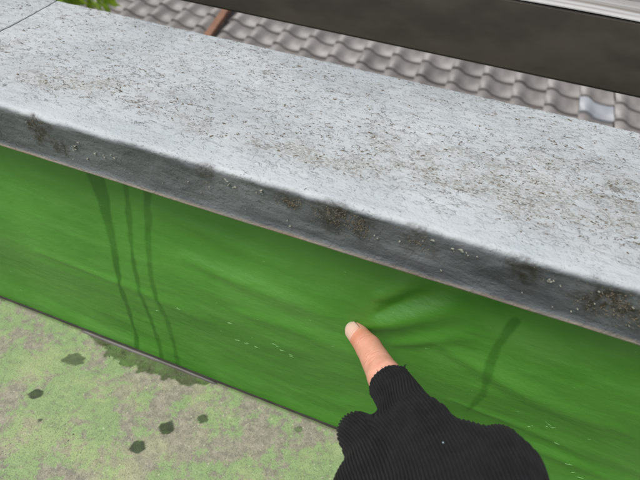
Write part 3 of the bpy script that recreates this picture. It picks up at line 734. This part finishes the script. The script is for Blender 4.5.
red = np.clip(np.exp(-((al + .0115) / .004) ** 2) * .9 + .35 * np.exp(-((al + .02) / .006) ** 2), 0, 1) * nearI
attr(body, 'red', red)
# fingernail lies on the fingertip
nu, nv = 15, 17; NV = []; fr = []
for i in range(nu):
    s = -1 + 2 * i / (nu - 1)
    for j in range(nv):
        t = j / (nv - 1); t0 = -.0086 + .0018 * s * s; t1 = .0054 - .0022 * s * s; ax_ = t0 + (t1 - t0) * t
        ang = s * .95; dr = nD * math.cos(ang) + sD * math.sin(ang); axp = min(ax_, .0032); p0_ = J['tip'] + aF * axp
        lo_, hi_ = 0.0, .014
        for _ in range(24):
            mid = (lo_ + hi_) / 2
            if skin_sdf((p0_ + dr * mid)[None])[0] < 0: lo_ = mid
            else: hi_ = mid
        rise = .00014 + .00010 * (1 - s * s) - .00055 * max(0, .10 - t) * 10 * .6 - .0004 * max(0, abs(s) - .86) / .14
        extra = max(0, ax_ - .0032); NV.append(p0_ + dr * (lo_ + rise - extra * .35) + aF * extra); fr.append(t - .12 * s * s)
nail = np_mesh('fingernail', NV, grid_faces(nu, nv), nail_mat(), body)
attr(nail, 'free', fr)
sol = nail.modifiers.new('thickness', 'SOLIDIFY'); sol.thickness = .0002; sol.offset = 0

# glove
M_KNIT = knit_mat()
V, Q = surface_net(glove_sdf, (-.040, -.235, .125), (.108, -.03, .275), .00115)
V, Q = largest_piece(V, Q); V = relax(V, Q, 2, .4); V, Q = subdiv(V, Q); V = relax(V, Q, 2); V, Q = subdiv(V, Q); V = relax(V, Q, 2); N = vnormals(V, Q)
PITCHR = .00165
q = V - RIBC; q = q - (q @ RIBD)[:, None] * RIBD; uh = np.linalg.norm(q, axis=1)
sidx = (V - J['pip']) @ axI
rel = V - J['pip'] - sidx[:, None] * axI
tc = np.array(CAM) - J['pip']; tc -= axI * (tc @ axI); tc /= np.linalg.norm(tc); ts = np.cross(axI, tc); ts = ts if ts @ np.array((1, 0, 0)) > 0 else -ts
angI = np.arctan2(rel @ ts, rel @ tc); ui = .0705 + angI * .0112
wI = (1 - sstep(.016, .034, sidx + .25 * (rel @ ts))) * (np.linalg.norm(rel, axis=1) < .024)
u = uh * (1 - wI) + ui * wI
u = u + .0005 * (np.array([noise.noise((p[0] * 60, p[1] * 60, p[2] * 60)) for p in V]))
ph = (u / PITCHR) % 1.0
gd = np.minimum(ph, 1 - ph); prof = (1 - np.exp(-(gd / .17) ** 2)) * (.8 + .2 * np.abs(np.sin(np.pi * ph)))
cut = sstep(.0006, .002, sidx) if False else 1
V = V + N * (.0013 * (prof - .85))[:, None]
glove = HPn(np_mesh('glove', V, Q, M_KNIT, person)); attr(glove, 'rib', u / PITCHR)
# rolled cut edge and loose threads of the finger opening
hv, hf = [], []; K, KK = 72, 8
for i in range(K):
    th = 2 * math.pi * i / K; d = Vector(tc) * math.cos(th) + Vector(ts) * math.sin(th)
    wob = .0005 * noise.noise((math.cos(th) * 3, math.sin(th) * 3, 2)); rr_ = .0010 + .00025 * math.sin(th * 31)
    cpt = Vector(J['pip']) + d * (.0118 + wob) + Vector(axI) * (CUT + .0002 + .0012 * noise.noise((math.cos(th) * 2, math.sin(th) * 2, 8)))
    for j in range(KK):
        a = 2 * math.pi * j / KK; hv.append(cpt + (d * math.cos(a) + Vector(axI) * math.sin(a)) * rr_)
for i in range(K):
    for j in range(KK): hf.append((i * KK + j, i * KK + (j + 1) % KK, ((i + 1) % K) * KK + (j + 1) % KK, ((i + 1) % K) * KK + j))
mesh_obj('cut_hem', hv, hf, M_KNIT, glove, True)
thv, thf = [], []
for th, L in ((-.15, .0022), (.12, .0018), (1.25, .0035), (1.32, .0028), (-.5, .0012), (.5, .0013), (.75, .001), (-1.0, .0014), (2.4, .002), (.3, .0012)):
    d = Vector(tc) * math.cos(th) + Vector(ts) * math.sin(th); p = Vector(J['pip']) + Vector(axI) * CUT + d * .0118
    o = d * rnd.uniform(.5, 1) - Vector(axI) * rnd.uniform(.3, 1) + Vector((rnd.gauss(0, .3), rnd.gauss(0, .3), rnd.gauss(0, .3)))
    o.normalize(); p2 = p + o * L * .6; p3 = p2 + (o + Vector((rnd.gauss(0, .6), rnd.gauss(0, .6), rnd.gauss(0, .6)))).normalized() * L * .4
    tube(thv, thf, [p, p2, p3], [.00028, .00022, .00012], 5)
mesh_obj('loose_threads', thv, thf, M_KNIT, glove, True)
# speck of lint on the back of the glove
M_LINT = mat_simple('pale_blue_lint', (0.40, 0.60, 0.68), (0.5, 0.68, 0.72), 300, .8)
i = np.argmin(np.linalg.norm(np.cross(V - np.array(CAM), (np.array((0.0342, -0.0922, 0.1852)) - np.array(CAM)) / np.linalg.norm(np.array((0.0342, -0.0922, 0.1852)) - np.array(CAM))), axis=1) + (N @ RIBD > -.3) * 9)
bm = bmesh.new(); bmesh.ops.create_icosphere(bm, subdivisions=2, radius=.0003)
for vv in bm.verts: vv.co *= 1 + .5 * noise.noise(vv.co * 2500)
me = bpy.data.meshes.new('lint'); bm.to_mesh(me); bm.free(); me.materials.append(M_LINT)
lint = link(bpy.data.objects.new('lint', me), glove); lint.location = V[i] + N[i] * .0003
# sleeve over the forearm, behind the frame edge
M_SLEEVE = mat_simple('dark_sleeve', (0.02, 0.022, 0.026), (0.035, 0.037, 0.042), 60, .9, .5, .002)
slv, slf = [], []
fa = Vector(JT['fa']); wrv = Vector(JT['wr']); dd = (fa - wrv).normalized()
sp = [fa - dd * .028, fa + dd * .03, fa + dd * .12 + Vector((.01, 0, 0)), fa + Vector((.075, -.235, .05)), fa + Vector((.10, -.27, .06))]
tube(slv, slf, sp, [.036, .038, .043, .052, .02], 28)
for i in range(len(slv)):
    slv[i] = slv[i] + Vector((1, 1, 1)) * .003 * noise.noise(slv[i] * 40)
HPn(mesh_obj('sleeve', slv, slf, M_SLEEVE, person, True))
